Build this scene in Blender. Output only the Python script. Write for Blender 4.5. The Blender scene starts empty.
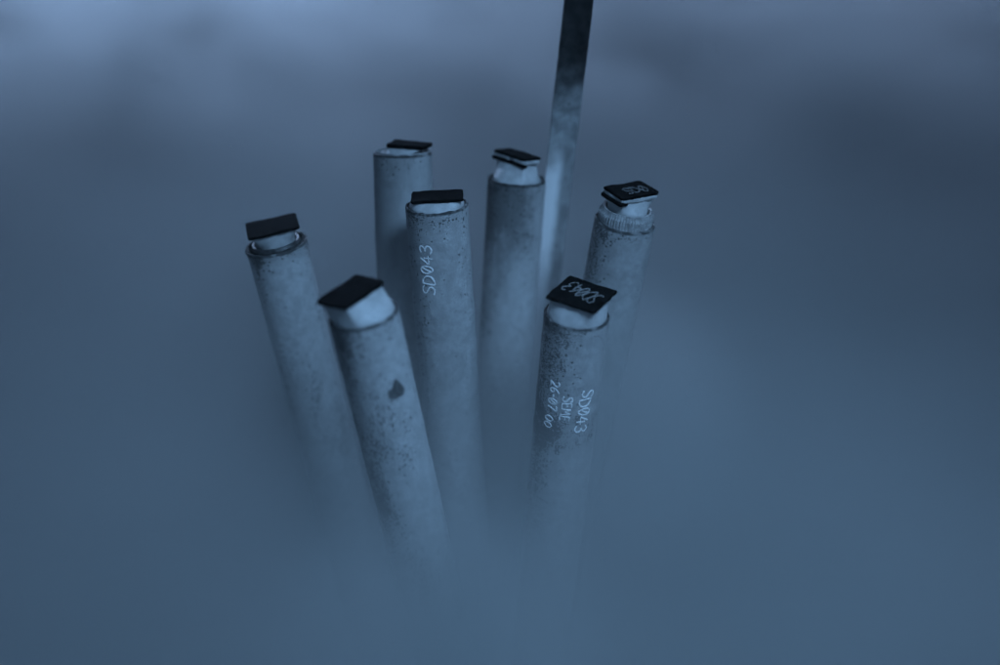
import bpy, bmesh, math, random
from mathutils import Vector, Matrix, noise

random.seed(7)
sc = bpy.context.scene
COL = sc.collection

# ------------------------------------------------------------------ camera
FPX = 1207.0                                   # focal length in pixels of a 1000 px wide picture
CAM_Z = 0.415
cd = bpy.data.cameras.new('camera')
cd.sensor_width = 36.0
cd.lens = 36.0 * FPX / 1000.0
cd.clip_start = 0.01
cd.clip_end = 50.0
cd.dof.use_dof = True
cd.dof.focus_distance = 0.455
cd.dof.aperture_fstop = 3.2
cam = bpy.data.objects.new('camera', cd)
cam.location = (0, 0, CAM_Z)
cam.rotation_euler = (math.radians(90 - 27), 0, 0)
COL.objects.link(cam)
sc.camera = cam

# ------------------------------------------------------------------ light
world = bpy.data.worlds.new('World')
sc.world = world
world.use_nodes = True
bg = world.node_tree.nodes['Background']
bg.inputs['Color'].default_value = (0.27, 0.55, 1.0, 1)
bg.inputs['Strength'].default_value = 0.126


def area(name, loc, target, size, power, color):
    l = bpy.data.lights.new(name, 'AREA')
    l.shape = 'DISK'
    l.size = size
    l.energy = power
    l.color = color
    o = bpy.data.objects.new(name, l)
    o.location = loc
    d = Vector(target) - Vector(loc)
    o.rotation_euler = d.to_track_quat('-Z', 'Y').to_euler()
    COL.objects.link(o)
    return o


kl = bpy.data.lights.new('key_lamp', 'SPOT')
kl.energy = 18.0
kl.color = (0.30, 0.58, 0.97)
kl.spot_size = math.radians(49)
kl.spot_blend = 1.0
kl.shadow_soft_size = 0.10
key = bpy.data.objects.new('key_lamp', kl)
key.location = (0.25, 0.06, 0.74)
key.rotation_euler = (Vector((-0.01, 0.37, 0.12)) - key.location).to_track_quat('-Z', 'Y').to_euler()
COL.objects.link(key)
area('added_rear_glow', (-0.27, 1.15, 0.44), (-0.22, 0.85, 0.2), 0.18, 2.3, (0.40, 0.60, 0.98))  # added out of view to brighten the vapour at the upper left
area('added_rear_glow_right', (0.38, 1.35, 0.52), (0.34, 1.10, 0.2), 0.26, 1.9, (0.42, 0.60, 0.98))  # weaker unseen light, added to lift the vapour along the top right

sc.view_settings.view_transform = 'Standard'
sc.view_settings.look = 'None'
sc.view_settings.exposure = 0.0
sc.view_settings.gamma = 1.0
sc.cycles.use_denoising = True
sc.cycles.use_adaptive_sampling = True
sc.cycles.adaptive_threshold = 0.035
sc.cycles.adaptive_min_samples = 12
sc.cycles.max_bounces = 8
sc.cycles.diffuse_bounces = 3
sc.cycles.volume_bounces = 2
sc.cycles.volume_max_steps = 256


# ------------------------------------------------------------------ helpers
class NT:
    """Small helper for node materials."""
    def __init__(self, name):
        self.m = bpy.data.materials.new(name)
        self.m.use_nodes = True
        self.t = self.m.node_tree
        self.b = self.t.nodes['Principled BSDF']

    def n(self, kind, **kw):
        nd = self.t.nodes.new(kind)
        for k, v in kw.items():
            if k.startswith('_'):
                setattr(nd, k[1:], v)
            else:
                nd.inputs[k].default_value = v
        return nd

    def l(self, a, b):
        self.t.links.new(a, b)

    def val(self, sock, v):
        if hasattr(v, 'links'):
            self.l(v, sock)
        else:
            sock.default_value = v

    def math(self, op, a, b=0.0, c=0.0):
        nd = self.n('ShaderNodeMath', _operation=op)
        self.val(nd.inputs[0], a)
        self.val(nd.inputs[1], b)
        self.val(nd.inputs[2], c)
        return nd.outputs[0]

    def ramp(self, x, a, b, lo=0.0, hi=1.0):
        nd = self.n('ShaderNodeMapRange', _interpolation_type='SMOOTHSTEP')
        self.val(nd.inputs[0], x)
        nd.inputs[1].default_value = a
        nd.inputs[2].default_value = b
        nd.inputs[3].default_value = lo
        nd.inputs[4].default_value = hi
        return nd.outputs[0]

    def mix(self, f, a, b):
        nd = self.n('ShaderNodeMix', _data_type='RGBA')
        self.val(nd.inputs[0], f)
        self.val(nd.inputs[6], a)
        self.val(nd.inputs[7], b)
        return nd.outputs[2]

    def noise(self, vec, scale, detail=3.0, rough=0.55):
        nd = self.n('ShaderNodeTexNoise', Scale=scale, Detail=detail, Roughness=rough)
        self.l(vec, nd.inputs['Vector'])
        return nd.outputs[0]


def grey(v):
    return (v, v, v, 1)


def mat_frosted_tube(name, seed, frost=0.42, bare=0.05, bare_top=0.0, bare_len=0.03, pits=0.5, side=0.0, band=None):
    """Frost over grey tube wall: pits, chips and thin places where the dark wall shows."""
    k = NT(name)
    tc = k.n('ShaderNodeTexCoord')
    mp = k.n('ShaderNodeMapping')
    mp.inputs['Location'].default_value = (seed * 1.37, seed * 0.71, seed * 2.11)
    k.l(tc.outputs['Object'], mp.inputs[0])
    v = mp.outputs[0]
    st = k.n('ShaderNodeMapping')
    st.inputs['Scale'].default_value = (1, 1, 0.35)
    k.l(v, st.inputs[0])
    sep = k.n('ShaderNodeSeparateXYZ')
    k.l(tc.outputs['Object'], sep.inputs[0])
    z = sep.outputs[2]
    big = k.noise(st.outputs[0], 70, 3)
    mid = k.noise(v, 260, 4, 0.65)
    fine = k.noise(v, 1700, 3, 0.6)
    grain = k.noise(v, 3200, 2)
    # thin frost close to the rim
    d = k.math('ADD', z, k.math('MULTIPLY', k.math('ADD', k.math('SUBTRACT', big, 0.5), k.math('MULTIPLY', k.math('SUBTRACT', mid, 0.5), 0.5)), bare_len * 2.6))
    d = k.math('SUBTRACT', d, k.math('MULTIPLY', sep.outputs[0], bare_len * 45))
    thin = k.math('MULTIPLY', k.ramp(d, -bare_len, 0.0), bare_top)
    # chips near the rim
    chip = k.math('MULTIPLY', k.ramp(z, -0.011, -0.001), 0.075)
    # pits gather in patches (and on one flank)
    flank = k.math('MULTIPLY', k.ramp(sep.outputs[0], 0.002, -0.012), side)
    patch = k.math('ADD', k.ramp(big, 0.45, 0.70, 0.0, 0.10 * pits), k.math('ADD', chip, flank))
    bandf = None
    if band:
        bz = k.math('ADD', z, k.math('MULTIPLY', k.math('SUBTRACT', mid, 0.5), 0.010))
        bandf = k.math('MULTIPLY', k.ramp(bz, band[0] - 0.006, band[0]), k.ramp(bz, band[1] + 0.006, band[1]))
        patch = k.math('ADD', patch, k.math('MULTIPLY', bandf, 0.10))
    thr = k.math('ADD', k.math('ADD', k.math('MULTIPLY', fine, 0.6), k.math('MULTIPLY', mid, 0.4)), patch)
    pit = k.ramp(thr, 0.650, 0.675)
    vo = k.n('ShaderNodeTexVoronoi', Scale=820.0)
    k.l(v, vo.inputs['Vector'])
    vs_ = k.n('ShaderNodeSeparateColor')
    k.l(vo.outputs['Color'], vs_.inputs[0])
    dens = k.math('ADD', k.ramp(big, 0.40, 0.62, 0.04, 0.30 * (0.5 + pits)), k.math('MULTIPLY', k.math('ADD', chip, flank), 3.0))
    if bandf is not None:
        dens = k.math('ADD', dens, k.math('MULTIPLY', bandf, 0.25))
    rad = k.math('MULTIPLY', k.math('SUBTRACT', k.math('ADD', vs_.outputs[0], dens), 1.0), 1.6)
    dot = k.ramp(k.math('SUBTRACT', k.math('MINIMUM', rad, 0.42), vo.outputs['Distance']), 0.0, 0.10)
    pit = k.math('MAXIMUM', pit, dot)
    white = k.ramp(k.math('ADD', k.math('ADD', k.math('MULTIPLY', fine, 0.7), k.math('MULTIPLY', mid, 0.3)), k.math('MULTIPLY', big, 0.6)), 0.86, 1.02)
    c = k.mix(k.ramp(mid, 0.3, 0.7), grey(frost * 0.80), grey(frost * 1.08))
    c = k.mix(k.math('MULTIPLY', white, 0.8), c, grey(min(0.85, frost * 1.9)))
    c = k.mix(k.ramp(grain, 0.35, 0.7, 0.0, 0.25), c, grey(frost * 0.6))
    c = k.mix(thin, c, grey(bare * 1.6))
    c = k.mix(k.math('MULTIPLY', pit, 0.85), c, grey(bare))
    rim = k.math('MULTIPLY', k.ramp(z, -0.0013, -0.0005), k.ramp(k.math('ADD', mid, k.math('MULTIPLY', big, 0.4)), 0.5, 0.72, 0.35, 0.95))  # dark broken line painted on the rim for the shaded gap at the stopper
    c = k.mix(rim, c, grey(bare * 0.6))
    k.l(c, k.b.inputs['Base Color'])
    k.l(k.ramp(mid, 0.3, 0.7, 0.5, 0.8), k.b.inputs['Roughness'])
    k.b.inputs['Specular IOR Level'].default_value = 0.35
    hgt = k.math('SUBTRACT', k.math('ADD', k.math('MULTIPLY', mid, 0.7), k.math('MULTIPLY', fine, 0.4)), k.math('MULTIPLY', pit, 0.5))
    bp = k.n('ShaderNodeBump', Strength=0.55, Distance=0.0004)
    k.l(hgt, bp.inputs['Height'])
    k.l(bp.outputs[0], k.b.inputs['Normal'])
    return k.m


def mat_simple(name, lo, hi, scale, rough=0.6, spec=0.3, bump=0.3, dist=0.0002, sss=0.0, speck=None):
    k = NT(name)
    tc = k.n('ShaderNodeTexCoord')
    v = tc.outputs['Object']
    n = k.noise(v, scale, 4, 0.6)
    c = k.mix(k.ramp(n, 0.32, 0.68), grey(lo), grey(hi))
    if speck:
        s = k.noise(v, scale * 4, 2)
        c = k.mix(k.ramp(s, 0.66, 0.76), c, grey(speck))
    k.l(c, k.b.inputs['Base Color'])
    k.b.inputs['Roughness'].default_value = rough
    k.b.inputs['Specular IOR Level'].default_value = spec
    if sss:
        k.b.inputs['Subsurface Weight'].default_value = sss
        k.b.inputs['Subsurface Radius'].default_value = (0.002, 0.002, 0.002)
        k.b.inputs['Subsurface Scale'].default_value = 1.0
    bp = k.n('ShaderNodeBump', Strength=bump, Distance=dist)
    k.l(n, bp.inputs['Height'])
    k.l(bp.outputs[0], k.b.inputs['Normal'])
    return k.m


def obj(name, bm, mat, parent=None, loc=(0, 0, 0), smooth=True):
    me = bpy.data.meshes.new(name)
    bmesh.ops.recalc_face_normals(bm, faces=bm.faces[:])
    bm.to_mesh(me)
    bm.free()
    me.materials.append(mat)
    if smooth:
        for p in me.polygons:
            p.use_smooth = True
        try:
            me.set_sharp_from_angle(angle=math.radians(38))
        except AttributeError:
            pass
    o = bpy.data.objects.new(name, me)
    o.parent = parent
    o.location = loc
    COL.objects.link(o)
    return o


def rings_to_bm(rings, close_ends=False):
    bm = bmesh.new()
    vs = [[bm.verts.new(p) for p in r] for r in rings]
    n = len(rings[0])
    for a, b in zip(vs[:-1], vs[1:]):
        for i in range(n):
            j = (i + 1) % n
            bm.faces.new((a[i], a[j], b[j], b[i]))
    if close_ends:
        bm.faces.new(vs[0][::-1])
        bm.faces.new(vs[-1])
    return bm


def lathe(profile, n=96, wob=0.0, seed=0.0, ribs=None, close=False):
    """profile: list of (r, z). wob: radial roughness in metres."""
    rings = []
    for r, z0 in profile:
        ring = []
        for i in range(n):
            a = 2 * math.pi * i / n
            rr = r
            z = z0
            if wob:
                p = Vector((math.cos(a) * 0.012, math.sin(a) * 0.012, z))
                rr += wob * (noise.noise(p * 120 + Vector((seed, 0, 0))) + 0.7 * noise.noise(p * 520 + Vector((0, seed, 0))))
                if -0.002 < z0 < 0.0005:
                    z = z0 + wob * 2.2 * (noise.noise(p * 260 + Vector((seed, seed, 0))) + 0.5 * noise.noise(p * 800) - 0.2)
            if ribs and ribs[1] <= z <= ribs[2]:
                rr += ribs[3] * (1 if math.sin(a * ribs[0]) > 0 else -1)
            ring.append((rr * math.cos(a), rr * math.sin(a), z))
        rings.append(ring)
    return rings_to_bm(rings, close)


def rrect(w, d, rad, n):
    """n points round a rounded rectangle, ordered by angle like a circle."""
    pts = []
    for i in range(n):
        a = 2 * math.pi * i / n
        c, s = math.cos(a), math.sin(a)
        # ray / rounded-box by bisection
        lo, hi = 0.0, w + d
        for _ in range(40):
            m = (lo + hi) / 2
            x, y = abs(m * c), abs(m * s)
            qx, qy = x - (w / 2 - rad), y - (d / 2 - rad)
            dist = math.hypot(max(qx, 0), max(qy, 0)) + min(max(qx, qy), 0) - rad
            if dist > 0:
                hi = m
            else:
                lo = m
        pts.append((lo * c, lo * s))
    return pts


def slab(w, d, z0, z1, rad=0.001, bev=0.0003, wob=0.0002, seed=0, n=72):
    """A thin rounded plate with slightly worn, uneven edges."""
    base = rrect(w, d, rad, n)
    rings = []
    for ins, z in ((bev, z0), (0, z0 + bev), (0, z1 - bev), (bev, z1), (0.35 * min(w, d), z1)):
        ring = []
        for i, (x, y) in enumerate(base):
            L = math.hypot(x, y)
            k = (L - ins) / L
            e = 1 + wob / L * noise.noise(Vector((x * 500 + seed, y * 500, z * 200)))
            zz = z + wob * 0.8 * noise.noise(Vector((x * 130, y * 130, seed + 3.3)))
            ring.append((x * k * e, y * k * e, zz))
        rings.append(ring)
    bm = rings_to_bm(rings, True)
    return bm


# handwriting: strokes in a 0..1 high box, x to the right
GL = {
    'S': (0.62, [[(.60, .84), (.46, .98), (.20, .95), (.12, .76), (.30, .57), (.52, .42), (.52, .16), (.30, .02), (.04, .14)]]),
    'D': (0.66, [[(.10, .98), (.08, .5), (.08, .02), (.34, .06), (.58, .28), (.60, .66), (.36, .92), (.06, .97)]]),
    '0': (0.62, [[(.34, .98), (.14, .82), (.08, .45), (.20, .08), (.40, .05), (.56, .36), (.54, .76), (.34, .98)], [(.52, .92), (.14, .10)]]),
    'O': (0.62, [[(.34, .98), (.14, .82), (.08, .45), (.20, .08), (.40, .05), (.56, .36), (.54, .76), (.34, .98)]]),
    '4': (0.64, [[(.42, .98), (.22, .62), (.06, .34), (.30, .33), (.62, .36)], [(.46, .70), (.44, .35), (.42, .02)]]),
    '3': (0.60, [[(.08, .86), (.30, .98), (.52, .84), (.44, .62), (.24, .53), (.50, .44), (.56, .20), (.34, .02), (.06, .12)]]),
    'E': (0.56, [[(.52, .96), (.10, .94), (.10, .5), (.10, .04), (.54, .06)], [(.10, .52), (.44, .54)]]),
    'M': (0.74, [[(.06, .02), (.10, .5), (.14, .97), (.36, .42), (.60, .98), (.64, .5), (.68, .02)]]),
    '2': (0.60, [[(.08, .80), (.28, .98), (.52, .80), (.40, .46), (.08, .05), (.34, .08), (.56, .04)]]),
    '6': (0.58, [[(.46, .98), (.20, .70), (.08, .30), (.26, .03), (.50, .16), (.46, .42), (.24, .44), (.10, .26)]]),
    '7': (0.56, [[(.06, .94), (.30, .96), (.52, .95), (.36, .5), (.22, .02)]]),
    '-': (0.46, [[(.10, .46), (.26, .48), (.38, .46)]]),
    ' ': (0.40, []),
}


def catmull(pts, sub=5):
    out = []
    P = [pts[0]] + list(pts) + [pts[-1]]
    for i in range(1, len(P) - 2):
        for s in range(sub):
            t = s / sub
            out.append(tuple(0.5 * (2 * P[i][k] + (P[i + 1][k] - P[i - 1][k]) * t + (2 * P[i - 1][k] - 5 * P[i][k] + 4 * P[i + 1][k] - P[i + 2][k]) * t * t
                                    + (3 * P[i][k] - P[i - 1][k] - 3 * P[i + 1][k] + P[i + 2][k]) * t ** 3) for k in (0, 1)))
    out.append(pts[-1])
    return out


def lettering(text, length, height, place, width=0.00022, jit=0.014, seed=0):
    """place(x, y) -> (point, normal): x runs along the writing, y up the letters, both in metres."""
    rnd = random.Random(seed)
    total = sum(GL[c][0] for c in text)
    sx = length / total
    bm = bmesh.new()
    x0 = -length / 2
    for ch in text:
        w, strokes = GL[ch]
        dy = rnd.uniform(-.05, .05)
        rot = rnd.uniform(-.06, .06)
        for st in strokes:
            pts = catmull([(p[0] + rnd.uniform(-jit, jit), p[1] + rnd.uniform(-jit, jit)) for p in st])
            path = []
            for (px, py) in pts:
                px2 = px * 0.92 + (py - .5) * rot
                path.append(place(x0 + px2 * sx, (py - 0.5 + dy) * height))
            m = len(path)
            prev = None
            for i in range(m):
                a = path[max(0, i - 1)][0]
                b = path[min(m - 1, i + 1)][0]
                t = (b - a)
                t = t.normalized() if t.length > 1e-9 else Vector((1, 0, 0))
                p, nn = path[i]
                sdir = nn.cross(t).normalized()
                pn = noise.noise(p * 700 + Vector((seed, 0, 0))) + 0.6 * noise.noise(p * 2300 + Vector((0, seed, 0)))
                wd = width * min(1.15, max(0.5, 0.9 + 0.6 * pn))
                nn = nn.copy()
                p = p - nn * (0.00004 * max(0.0, -pn))
                vs = [bm.verts.new(p + sdir * wd - nn * 0.00012), bm.verts.new(p + sdir * wd * 0.85 + nn * 0.00011),
                      bm.verts.new(p - sdir * wd * 0.85 + nn * 0.00011), bm.verts.new(p - sdir * wd - nn * 0.00012)]
                if prev:
                    for j in range(3):
                        bm.faces.new((prev[j], prev[j + 1], vs[j + 1], vs[j]))
                else:
                    bm.faces.new(vs)
                prev = vs
            bm.faces.new(prev[::-1])
        x0 += w * sx
    return bm


# ------------------------------------------------------------------ shared materials
M_PLUG = mat_simple('white_plastic', 0.36, 0.47, 220, 0.5, 0.35, 0.3, 0.0004)
M_PLATE = mat_simple('dark_plate', 0.002, 0.006, 420, 0.75, 0.01, 0.5, 0.0003, speck=0.07)
M_LIP = mat_simple('dark_lip', 0.003, 0.006, 420, 0.7, 0.03, 0.4, 0.0002)
M_COLLAR = mat_simple('bare_collar', 0.015, 0.06, 500, 0.5, 0.5, 0.5, 0.0003, speck=0.3)
M_COLLAR_PALE = mat_simple('frosted_collar', 0.20, 0.34, 500, 0.55, 0.4, 0.5, 0.0003)
M_INK = mat_simple('white_scratched_writing', 0.70, 0.95, 700, 0.7, 0.1, 0.1)
M_INK_DIM = mat_simple('faint_writing', 0.10, 0.22, 1500, 0.7, 0.2, 0.2)
M_INK_CAP = mat_simple('cap_writing', 0.16, 0.30, 1500, 0.7, 0.2, 0.2)
M_PATCH = mat_simple('bare_wall', 0.05, 0.12, 700, 0.6, 0.4, 0.4)

# ------------------------------------------------------------------ the setting
bm = bmesh.new()
bmesh.ops.create_grid(bm, x_segments=40, y_segments=40, size=1.3)
for v in bm.verts:
    v.co.z += 0.0015 * noise.noise(v.co * 9)
fl = obj('tank_floor', bm, mat_simple('frosted_floor', 0.30, 0.42, 30, 0.7, 0.3, 0.4, 0.002), loc=(0, 1.0, -0.003))
fl['kind'] = 'structure'

# ------------------------------------------------------------------ the tubes
R = 0.012
# solved from the photograph: top centre and base centre of each tube, camera at x = y = 0
SPEC = {
    'back_left': ((-0.0397, 0.4708, 0.2575), (-0.0393, 0.4228, 0.0)),
    'left': ((-0.0896, 0.4464, 0.2277), (-0.0546, 0.4462, 0.0)),
    'front_left': ((-0.0463, 0.3667, 0.2359), (-0.0100, 0.3779, 0.0)),
    'middle': ((-0.0242, 0.4319, 0.2499), (-0.0124, 0.4202, 0.0)),
    'mid_back': ((0.0070, 0.4740, 0.2452), (-0.0073, 0.4507, 0.0)),
    'right': ((0.0492, 0.4432, 0.2388), (0.0184, 0.4572, 0.0)),
    'front_right': ((0.0280, 0.3943, 0.2221), (0.0140, 0.4114, 0.0)),
}
LABEL = {
    'back_left': 'frosted tube farthest back on the left, cap plate low and tilted, no writing',
    'left': 'leftmost frosted tube leaning left with a dark square cap plate',
    'front_left': 'front frosted tube with a dark diamond patch on its side',
    'middle': 'frosted tube marked SD043 running upwards below its narrow dark cap',
    'mid_back': 'frosted tube just left of the tall metal strip, darker near its top',
    'right': 'rightmost frosted tube with a ribbed collar under its raised cap',
    'front_right': 'front frosted tube with a dated white inscription and scribbled black cap',
}
LOOK = {
    'back_left': dict(frost=0.42, bare=0.05, bare_top=0.45, bare_len=0.06, pits=0.3, side=0.0),
    'left': dict(frost=0.42, bare=0.06, bare_top=0.0, pits=1.6, side=0.05),
    'front_left': dict(frost=0.42, bare=0.07, bare_top=0.0, pits=1.5, side=0.09),
    'middle': dict(frost=0.37, bare=0.05, bare_top=0.0, pits=0.7, side=0.10),
    'mid_back': dict(frost=0.46, bare=0.04, bare_top=0.8, bare_len=0.05, pits=0.6, side=0.06),
    'right': dict(frost=0.37, bare=0.05, bare_top=0.0, pits=0.5, side=0.11),
    'front_right': dict(frost=0.38, bare=0.05, bare_top=0.0, pits=0.7, side=0.14, band=(-0.052, -0.040)),
}


def tube_frame(key):
    t, b = Vector(SPEC[key][0]), Vector(SPEC[key][1])
    ez = (t - b).normalized()
    ex = Vector((1, 0, 0))
    ex = (ex - ez * ex.dot(ez)).normalized()
    ey = ez.cross(ex)
    return Matrix((ex, ey, ez)).transposed().to_4x4(), (t - b).length


def make_tube(key, seed, plug_r, h, plate, rot, off=(0, 0), tilt=(0, 0), collar=None, layers='plain', thick=0.0011, flare=0.0, rad=0.001):
    root = bpy.data.objects.new('cryo_tube', None)
    root.empty_display_size = 0.02
    COL.objects.link(root)
    m, L = tube_frame(key)
    root.matrix_world = Matrix.Translation(Vector(SPEC[key][1])) @ m
    root['label'] = LABEL[key]
    root['category'] = 'tube'
    root['group'] = 'frosted storage tubes fanned out in the vapour'
    top = (0, 0, L)
    # outer wall, rim, inner wall
    prof = [(0.0105, -L + 0.0005), (R, -L + 0.0025)]
    nz = 220
    for i in range(nz + 1):
        z = -L + 0.004 + (L - 0.004 - 0.0012) * i / nz
        prof.append((R + flare * max(0, 1 + z / 0.004) if z > -0.004 else R, z))
    re = R + flare
    prof += [(re, -0.0006), (re - 0.0003, 0.0), (re - 0.0008, 0.0001), (R - 0.00095, -0.0005), (R - 0.001, -0.002), (R - 0.001, -0.014), (0.0002, -0.0142)]
    body = obj('tube_body', lathe(prof, 128, 0.00018, seed * 3.1), mat_frosted_tube('frosted_' + key, seed, **LOOK[key]), root, top)
    r_in = plug_r
    z_top = 0.0
    if collar:
        ro, ri, hc = collar['ro'], collar['ri'], collar['h']
        cprof = [(ri, -0.012), (ri, hc - 0.0004), (ri + 0.0004, hc), (ri + 0.0011, hc), (ro - 0.0006, hc - 0.0016), (ro, hc - 0.0022), (ro, 0.0006), (ro + 0.0002, 0.0002), (ro, -0.0008), (ro, -0.012)]
        cb = lathe(cprof, 240, 0.00008, seed, (collar.get('ribs', 0), 0.0005, hc - 0.0015, 0.00018) if collar.get('ribs') else None)
        obj('collar', cb, collar['mat'], root, top)
    # white stopper: round in the tube, drawn out to the plate above
    w, d = plate
    n = 96
    z1 = h - thick * (2.4 if layers == 'sandwich' else 1.0)
    cr, sr = math.cos(rot), math.sin(rot)
    rect = rrect(w * 0.87, d * 0.87, 0.0008, n)
    tx, ty = tilt

    def place_plate(x, y, z):
        X, Y = x * cr - y * sr, x * sr + y * cr
        return (X + off[0], Y + off[1], z + tx * X + ty * Y)
    rings = []
    zc = collar['h'] if collar else 0.0
    for (f, z) in ((0, -0.012), (0, -0.003), (0.0, zc - 0.0003), (0.12, zc + (z1 - zc) * 0.12), (0.5, zc + (z1 - zc) * 0.45), (0.9, zc + (z1 - zc) * 0.85), (1.0, z1)):
        ring = []
        for i in range(n):
            a = 2 * math.pi * i / n
            cx, cy = plug_r * math.cos(a + rot), plug_r * math.sin(a + rot)
            px, py, pz = place_plate(rect[i][0], rect[i][1], z1)
            zz = z + (pz - z1) * f
            ring.append((cx * (1 - f) + px * f, cy * (1 - f) + py * f, zz))
        rings.append(ring)
    obj('stopper', rings_to_bm(rings, True), M_PLUG, root, top)

    def plate_obj(name, w_, d_, z0_, z1_, mat, shift=(0, 0), sd=0, rd=rad, wob=0.0005):
        b = slab(w_, d_, z0_, z1_, rd, min(0.0003, (z1_ - z0_) * 0.35), wob, seed * 5 + sd)
        for v in b.verts:
            v.co = Vector(place_plate(v.co.x + shift[0], v.co.y + shift[1], v.co.z))
        return obj(name, b, mat, root, top)
    if layers == 'sandwich':
        plate_obj('cap_core', w * 1.0, d * 0.98, h - thick * 2.4 + 0.00002, h - thick - 0.00002, M_PLUG, sd=1)
        plate_obj('cap_lip', w * 1.03, d * 0.22, h - thick * 3.2, h - thick * 1.9, M_LIP, (0, -d * 0.43), 2, 0.0005)
    cp = plate_obj('cap_plate', w, d, h - thick, h, M_PLATE, sd=3)
    return root, body, cp, place_plate, L


def cyl_place(theta, s, direction, slant=0.0):
    """Writing on the tube wall. theta from the camera side, s below the rim; direction +1 reads upwards, -1 downwards."""
    def f(x, y):
        a = theta - direction * y / R + slant * x
        z = -s + direction * x
        rr = R + 0.00012
        nn = Vector((math.sin(a), -math.cos(a), 0))
        return nn * rr + Vector((0, 0, z)), nn
    return f


RAD = math.radians
make_tube('back_left', 1.0, 0.0072, 0.0036, (0.0165, 0.011), RAD(-18), (0.0028, 0.001), tilt=(-0.03, 0.05), thick=0.0016, collar=dict(ro=0.0108, ri=0.0075, h=0.0003, mat=M_COLLAR_PALE))
make_tube('left', 2.0, 0.0079, 0.0078, (0.0205, 0.0185), RAD(14), (0.0002, 0.000), collar=dict(ro=0.0107, ri=0.0083, h=0.0010, mat=M_COLLAR), flare=0.0007, rad=0.0018)
fl_root, fl_body, _, _, _ = make_tube('front_left', 3.0, 0.0108, 0.0085, (0.0205, 0.0140), RAD(53), (-0.0025, 0.0003), rad=0.0014)
md_root, md_body, _, _, _ = make_tube('middle', 4.0, 0.0106, 0.0036, (0.0198, 0.0130), RAD(1), (0.0005, -0.0005), rad=0.0005)
make_tube('mid_back', 5.0, 0.0100, 0.0098, (0.0200, 0.0090), RAD(-50), (-0.0005, 0.003), layers='sandwich', thick=0.0012)
rt_root, rt_body, rt_cap, rt_place, _ = make_tube('right', 6.0, 0.0080, 0.0130, (0.0118, 0.0190), RAD(-55), (0.0004, 0.0008), collar=dict(ro=0.0107, ri=0.0086, h=0.0056, ribs=56, mat=M_COLLAR_PALE), layers='sandwich', thick=0.0012)
fr_root, fr_body, fr_cap, fr_place, _ = make_tube('front_right', 7.0, 0.0110, 0.0081, (0.0193, 0.0200), RAD(60), (0.0009, 0.0003), rad=0.0007)

# handwriting on the walls and caps
obj('handwriting', lettering('SD043', 0.0205, 0.0052, cyl_place(RAD(-23), 0.0225, 1), 0.00032, seed=1), M_INK, md_body)
obj('handwriting', lettering('SD043', 0.0192, 0.0050, cyl_place(RAD(27), 0.0360, -1, -6.0), 0.00032, seed=2), M_INK, fr_body)
obj('handwriting', lettering('SEME', 0.0112, 0.0038, cyl_place(RAD(-7), 0.0345, -1, -6.0), 0.00028, seed=3), M_INK, fr_body)
obj('handwriting', lettering('26-07', 0.0134, 0.0038, cyl_place(RAD(-32), 0.0300, -1, -4.0), 0.00028, seed=4), M_INK, fr_body)
obj('handwriting', lettering('OO', 0.0058, 0.0034, cyl_place(RAD(-37), 0.0420, -1, -4.0), 0.00028, seed=5), M_INK, fr_body)


def cap_place(place, h, ang, c=(0, 0)):
    ca, sa = math.cos(ang), math.sin(ang)
    return lambda x, y: (Vector(place(c[0] + x * ca - y * sa, c[1] + x * sa + y * ca, h + 0.0001)), Vector((0, 0, 1)))


obj('handwriting', lettering('SD043', 0.0150, 0.0078, cap_place(fr_place, 0.0081, RAD(75), (0.001, 0.000)), 0.00019, 0.06, 6), M_INK_CAP, fr_cap)
obj('handwriting', lettering('SD0', 0.0110, 0.0052, cap_place(rt_place, 0.0130, RAD(90), (0.001, 0.001)), 0.0002, 0.05, 7), M_INK_DIM, rt_cap)

# dark diamond where the frost has come off the front left tube
bm = bmesh.new()
dia = [(x * 1.15, y) for x, y in [(-.5, -.35), (-.2, -.55), (.35, -.5), (.5, -.2), (.38, .1), (.1, .62), (-.05, .5), (-.2, .15), (-.5, .05)]]
c0 = None
place = cyl_place(RAD(36), 0.026, 1)
vs, lo = [], []
for (x, y) in dia:
    p, nn = place(y * 0.0065, -x * 0.0056)
    vs.append(bm.verts.new(p + nn * 0.00012))
    lo.append(bm.verts.new(p - nn * 0.0004))
p, nn = place(0, 0)
c0 = bm.verts.new(p + nn * 0.00014)
for i in range(len(vs)):
    j = (i + 1) % len(vs)
    bm.faces.new((vs[i], vs[j], c0))
    bm.faces.new((vs[j], vs[i], lo[i], lo[j]))
obj('bare_patch', bm, M_PATCH, fl_body)

# ------------------------------------------------------------------ canister: low cup that holds the tubes and the strip that lifts it
can = bpy.data.objects.new('canister', None)
can.location = (-0.012, 0.424, 0)
COL.objects.link(can)
can['label'] = 'canister with a tall flat metal hanger strip, dark above and frosted below'
can['category'] = 'canister'


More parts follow.
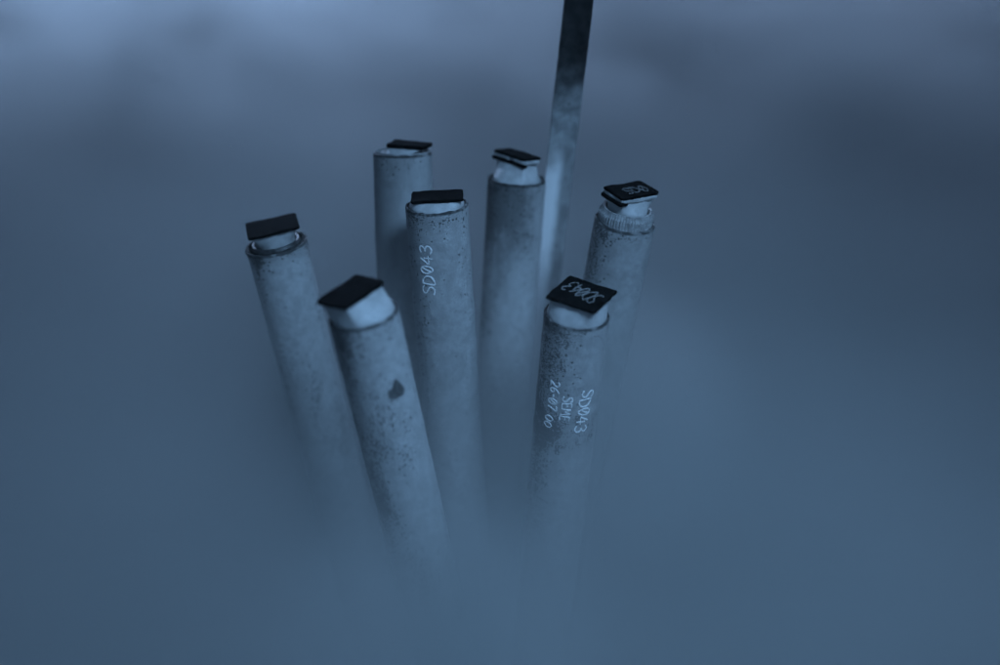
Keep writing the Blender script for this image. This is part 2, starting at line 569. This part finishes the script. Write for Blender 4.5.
def mat_strip():
    k = NT('hanger_metal')
    tc = k.n('ShaderNodeTexCoord')
    v = tc.outputs['Object']
    sep = k.n('ShaderNodeSeparateXYZ')
    k.l(v, sep.inputs[0])
    big = k.noise(v, 90, 3)
    mid = k.noise(v, 190, 4, 0.55)
    z = k.math('ADD', sep.outputs[2], k.math('MULTIPLY', k.math('SUBTRACT', big, 0.5), 0.022))
    frost = k.ramp(z, 0.292, 0.266)
    c = k.mix(k.ramp(mid, 0.35, 0.7), grey(0.20), grey(0.38))
    c = k.mix(k.ramp(k.math('ADD', mid, k.math('MULTIPLY', big, .4)), .80, .92, 0, .8), c, grey(0.05))
    met = k.mix(k.ramp(mid, 0.3, 0.75), grey(0.07), grey(0.13))
    # highlight painted into the colour over the left part of the strip, lower down
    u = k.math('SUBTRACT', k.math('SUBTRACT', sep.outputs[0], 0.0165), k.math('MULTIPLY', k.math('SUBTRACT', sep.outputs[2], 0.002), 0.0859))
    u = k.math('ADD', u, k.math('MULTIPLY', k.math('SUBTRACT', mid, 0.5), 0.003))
    painted_highlight = k.math('MULTIPLY', k.ramp(u, 0.0026, -0.0012), k.ramp(z, 0.258, 0.238))
    c = k.mix(painted_highlight, c, grey(0.86))
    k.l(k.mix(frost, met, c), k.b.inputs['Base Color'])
    k.l(k.math('SUBTRACT', 1.0, frost), k.b.inputs['Metallic'])
    k.l(k.math('ADD', k.math('MULTIPLY', frost, 0.25), 0.38), k.b.inputs['Roughness'])
    bp = k.n('ShaderNodeBump', Strength=0.4, Distance=0.0004)
    k.l(k.math('MULTIPLY', mid, frost), bp.inputs['Height'])
    k.l(bp.outputs[0], k.b.inputs['Normal'])
    return k.m


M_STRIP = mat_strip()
# strip: straight bar of 12 x 1.6 mm, leaning a little to the right
bm = bmesh.new()
S0, S1 = Vector((0.0045, 0.4905, 0.002)), Vector((0.0490, 0.4860, 0.52))
W, TH = 0.0122, 0.0016
ax = (S1 - S0).normalized()
yaw = RAD(16)
wx = Vector((math.cos(yaw), math.sin(yaw), 0))
wx = (wx - ax * wx.dot(ax)).normalized()
wy = ax.cross(wx)
rings = []
for i in range(101):
    c = S0.lerp(S1, i / 100)
    ring = []
    for (a, b) in ((-.5, -.35), (-.47, -.5), (.47, -.5), (.5, -.35), (.5, .35), (.47, .5), (-.47, .5), (-.5, .35)):
        q = c + wx * (a * W) + wy * (b * TH)
        q = q + wx * (0.00012 * noise.noise(q * 300)) + wy * (0.0001 * noise.noise(q * 260))
        ring.append(q - can.location)
    rings.append(ring)
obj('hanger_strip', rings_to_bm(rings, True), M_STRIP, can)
# cup
CR = 0.082
obj('cup', lathe([(0.001, 0.0003), (CR - 0.002, 0.0003), (CR, 0.002), (CR, 0.0135), (CR - 0.0008, 0.014), (CR - 0.0016, 0.0135), (CR - 0.0016, 0.0024), (0.001, 0.0016)], 96, 0.0002, 3.0),
    mat_simple('frosted_cup', 0.2, 0.36, 200, 0.6, 0.4, 0.4), can)

# ------------------------------------------------------------------ cold vapour
bm = bmesh.new()
bmesh.ops.create_cube(bm, size=1)
for v in bm.verts:
    v.co = Vector((v.co.x * 3.6, 1.0 + v.co.y * 2.8, 0.245 + v.co.z * 0.56))
me = bpy.data.meshes.new('haze')
bm.to_mesh(me)
bm.free()
k = NT('cold_vapour')
k.t.nodes.remove(k.b)
tc = k.n('ShaderNodeTexCoord')
v = tc.outputs['Object']
sep = k.n('ShaderNodeSeparateXYZ')
k.l(v, sep.inputs[0])
stm = k.n('ShaderNodeMapping')
stm.inputs['Scale'].default_value = (0.75, 1.5, 1.0)
stm.inputs['Location'].default_value = (0.31, 0.12, 0.0)
k.l(v, stm.inputs[0])
bil = k.noise(stm.outputs[0], 12.0, 2.0, 0.55)
amp = k.ramp(sep.outputs[1], 0.56, 0.85, -0.045, -0.45)
zz = k.math('ADD', sep.outputs[2], k.math('MULTIPLY', k.math('SUBTRACT', bil, 0.5), amp))
top = k.ramp(sep.outputs[1], 0.41, 0.47, 0.231, 0.247)
dep = k.math('MAXIMUM', k.math('SUBTRACT', top, zz), 0.0)
dens = k.math('MINIMUM', k.math('ADD', k.math('MULTIPLY', dep, k.ramp(sep.outputs[1], 0.56, 0.80, 90.0, 500.0)), 0.02), 30.0)
for pos, r, dd in (((0.046, 0.442, 0.145), 0.075, 20.0), ((-0.026, 0.350, 0.088), 0.085, 42.0), ((0.020, 0.385, 0.050), 0.070, 20.0)):
    puff = k.n('ShaderNodeVectorMath', _operation='DISTANCE')
    k.l(v, puff.inputs[0])
    puff.inputs[1].default_value = pos
    dens = k.math('ADD', dens, k.ramp(puff.outputs['Value'], r, r * 0.2, 0.0, dd))
pv = k.n('ShaderNodeVolumePrincipled')
pv.inputs['Color'].default_value = (0.73, 0.75, 0.75, 1)
pv.inputs['Anisotropy'].default_value = 0.1
k.l(dens, pv.inputs['Density'])
out = [n for n in k.t.nodes if n.type == 'OUTPUT_MATERIAL'][0]
k.l(pv.outputs[0], out.inputs['Volume'])
me.materials.append(k.m)
hz = bpy.data.objects.new('haze', me)
COL.objects.link(hz)
hz['kind'] = 'stuff'
hz['label'] = 'cold blue vapour filling the tank around the tubes'
sc.cycles.volume_step_rate = 0.4
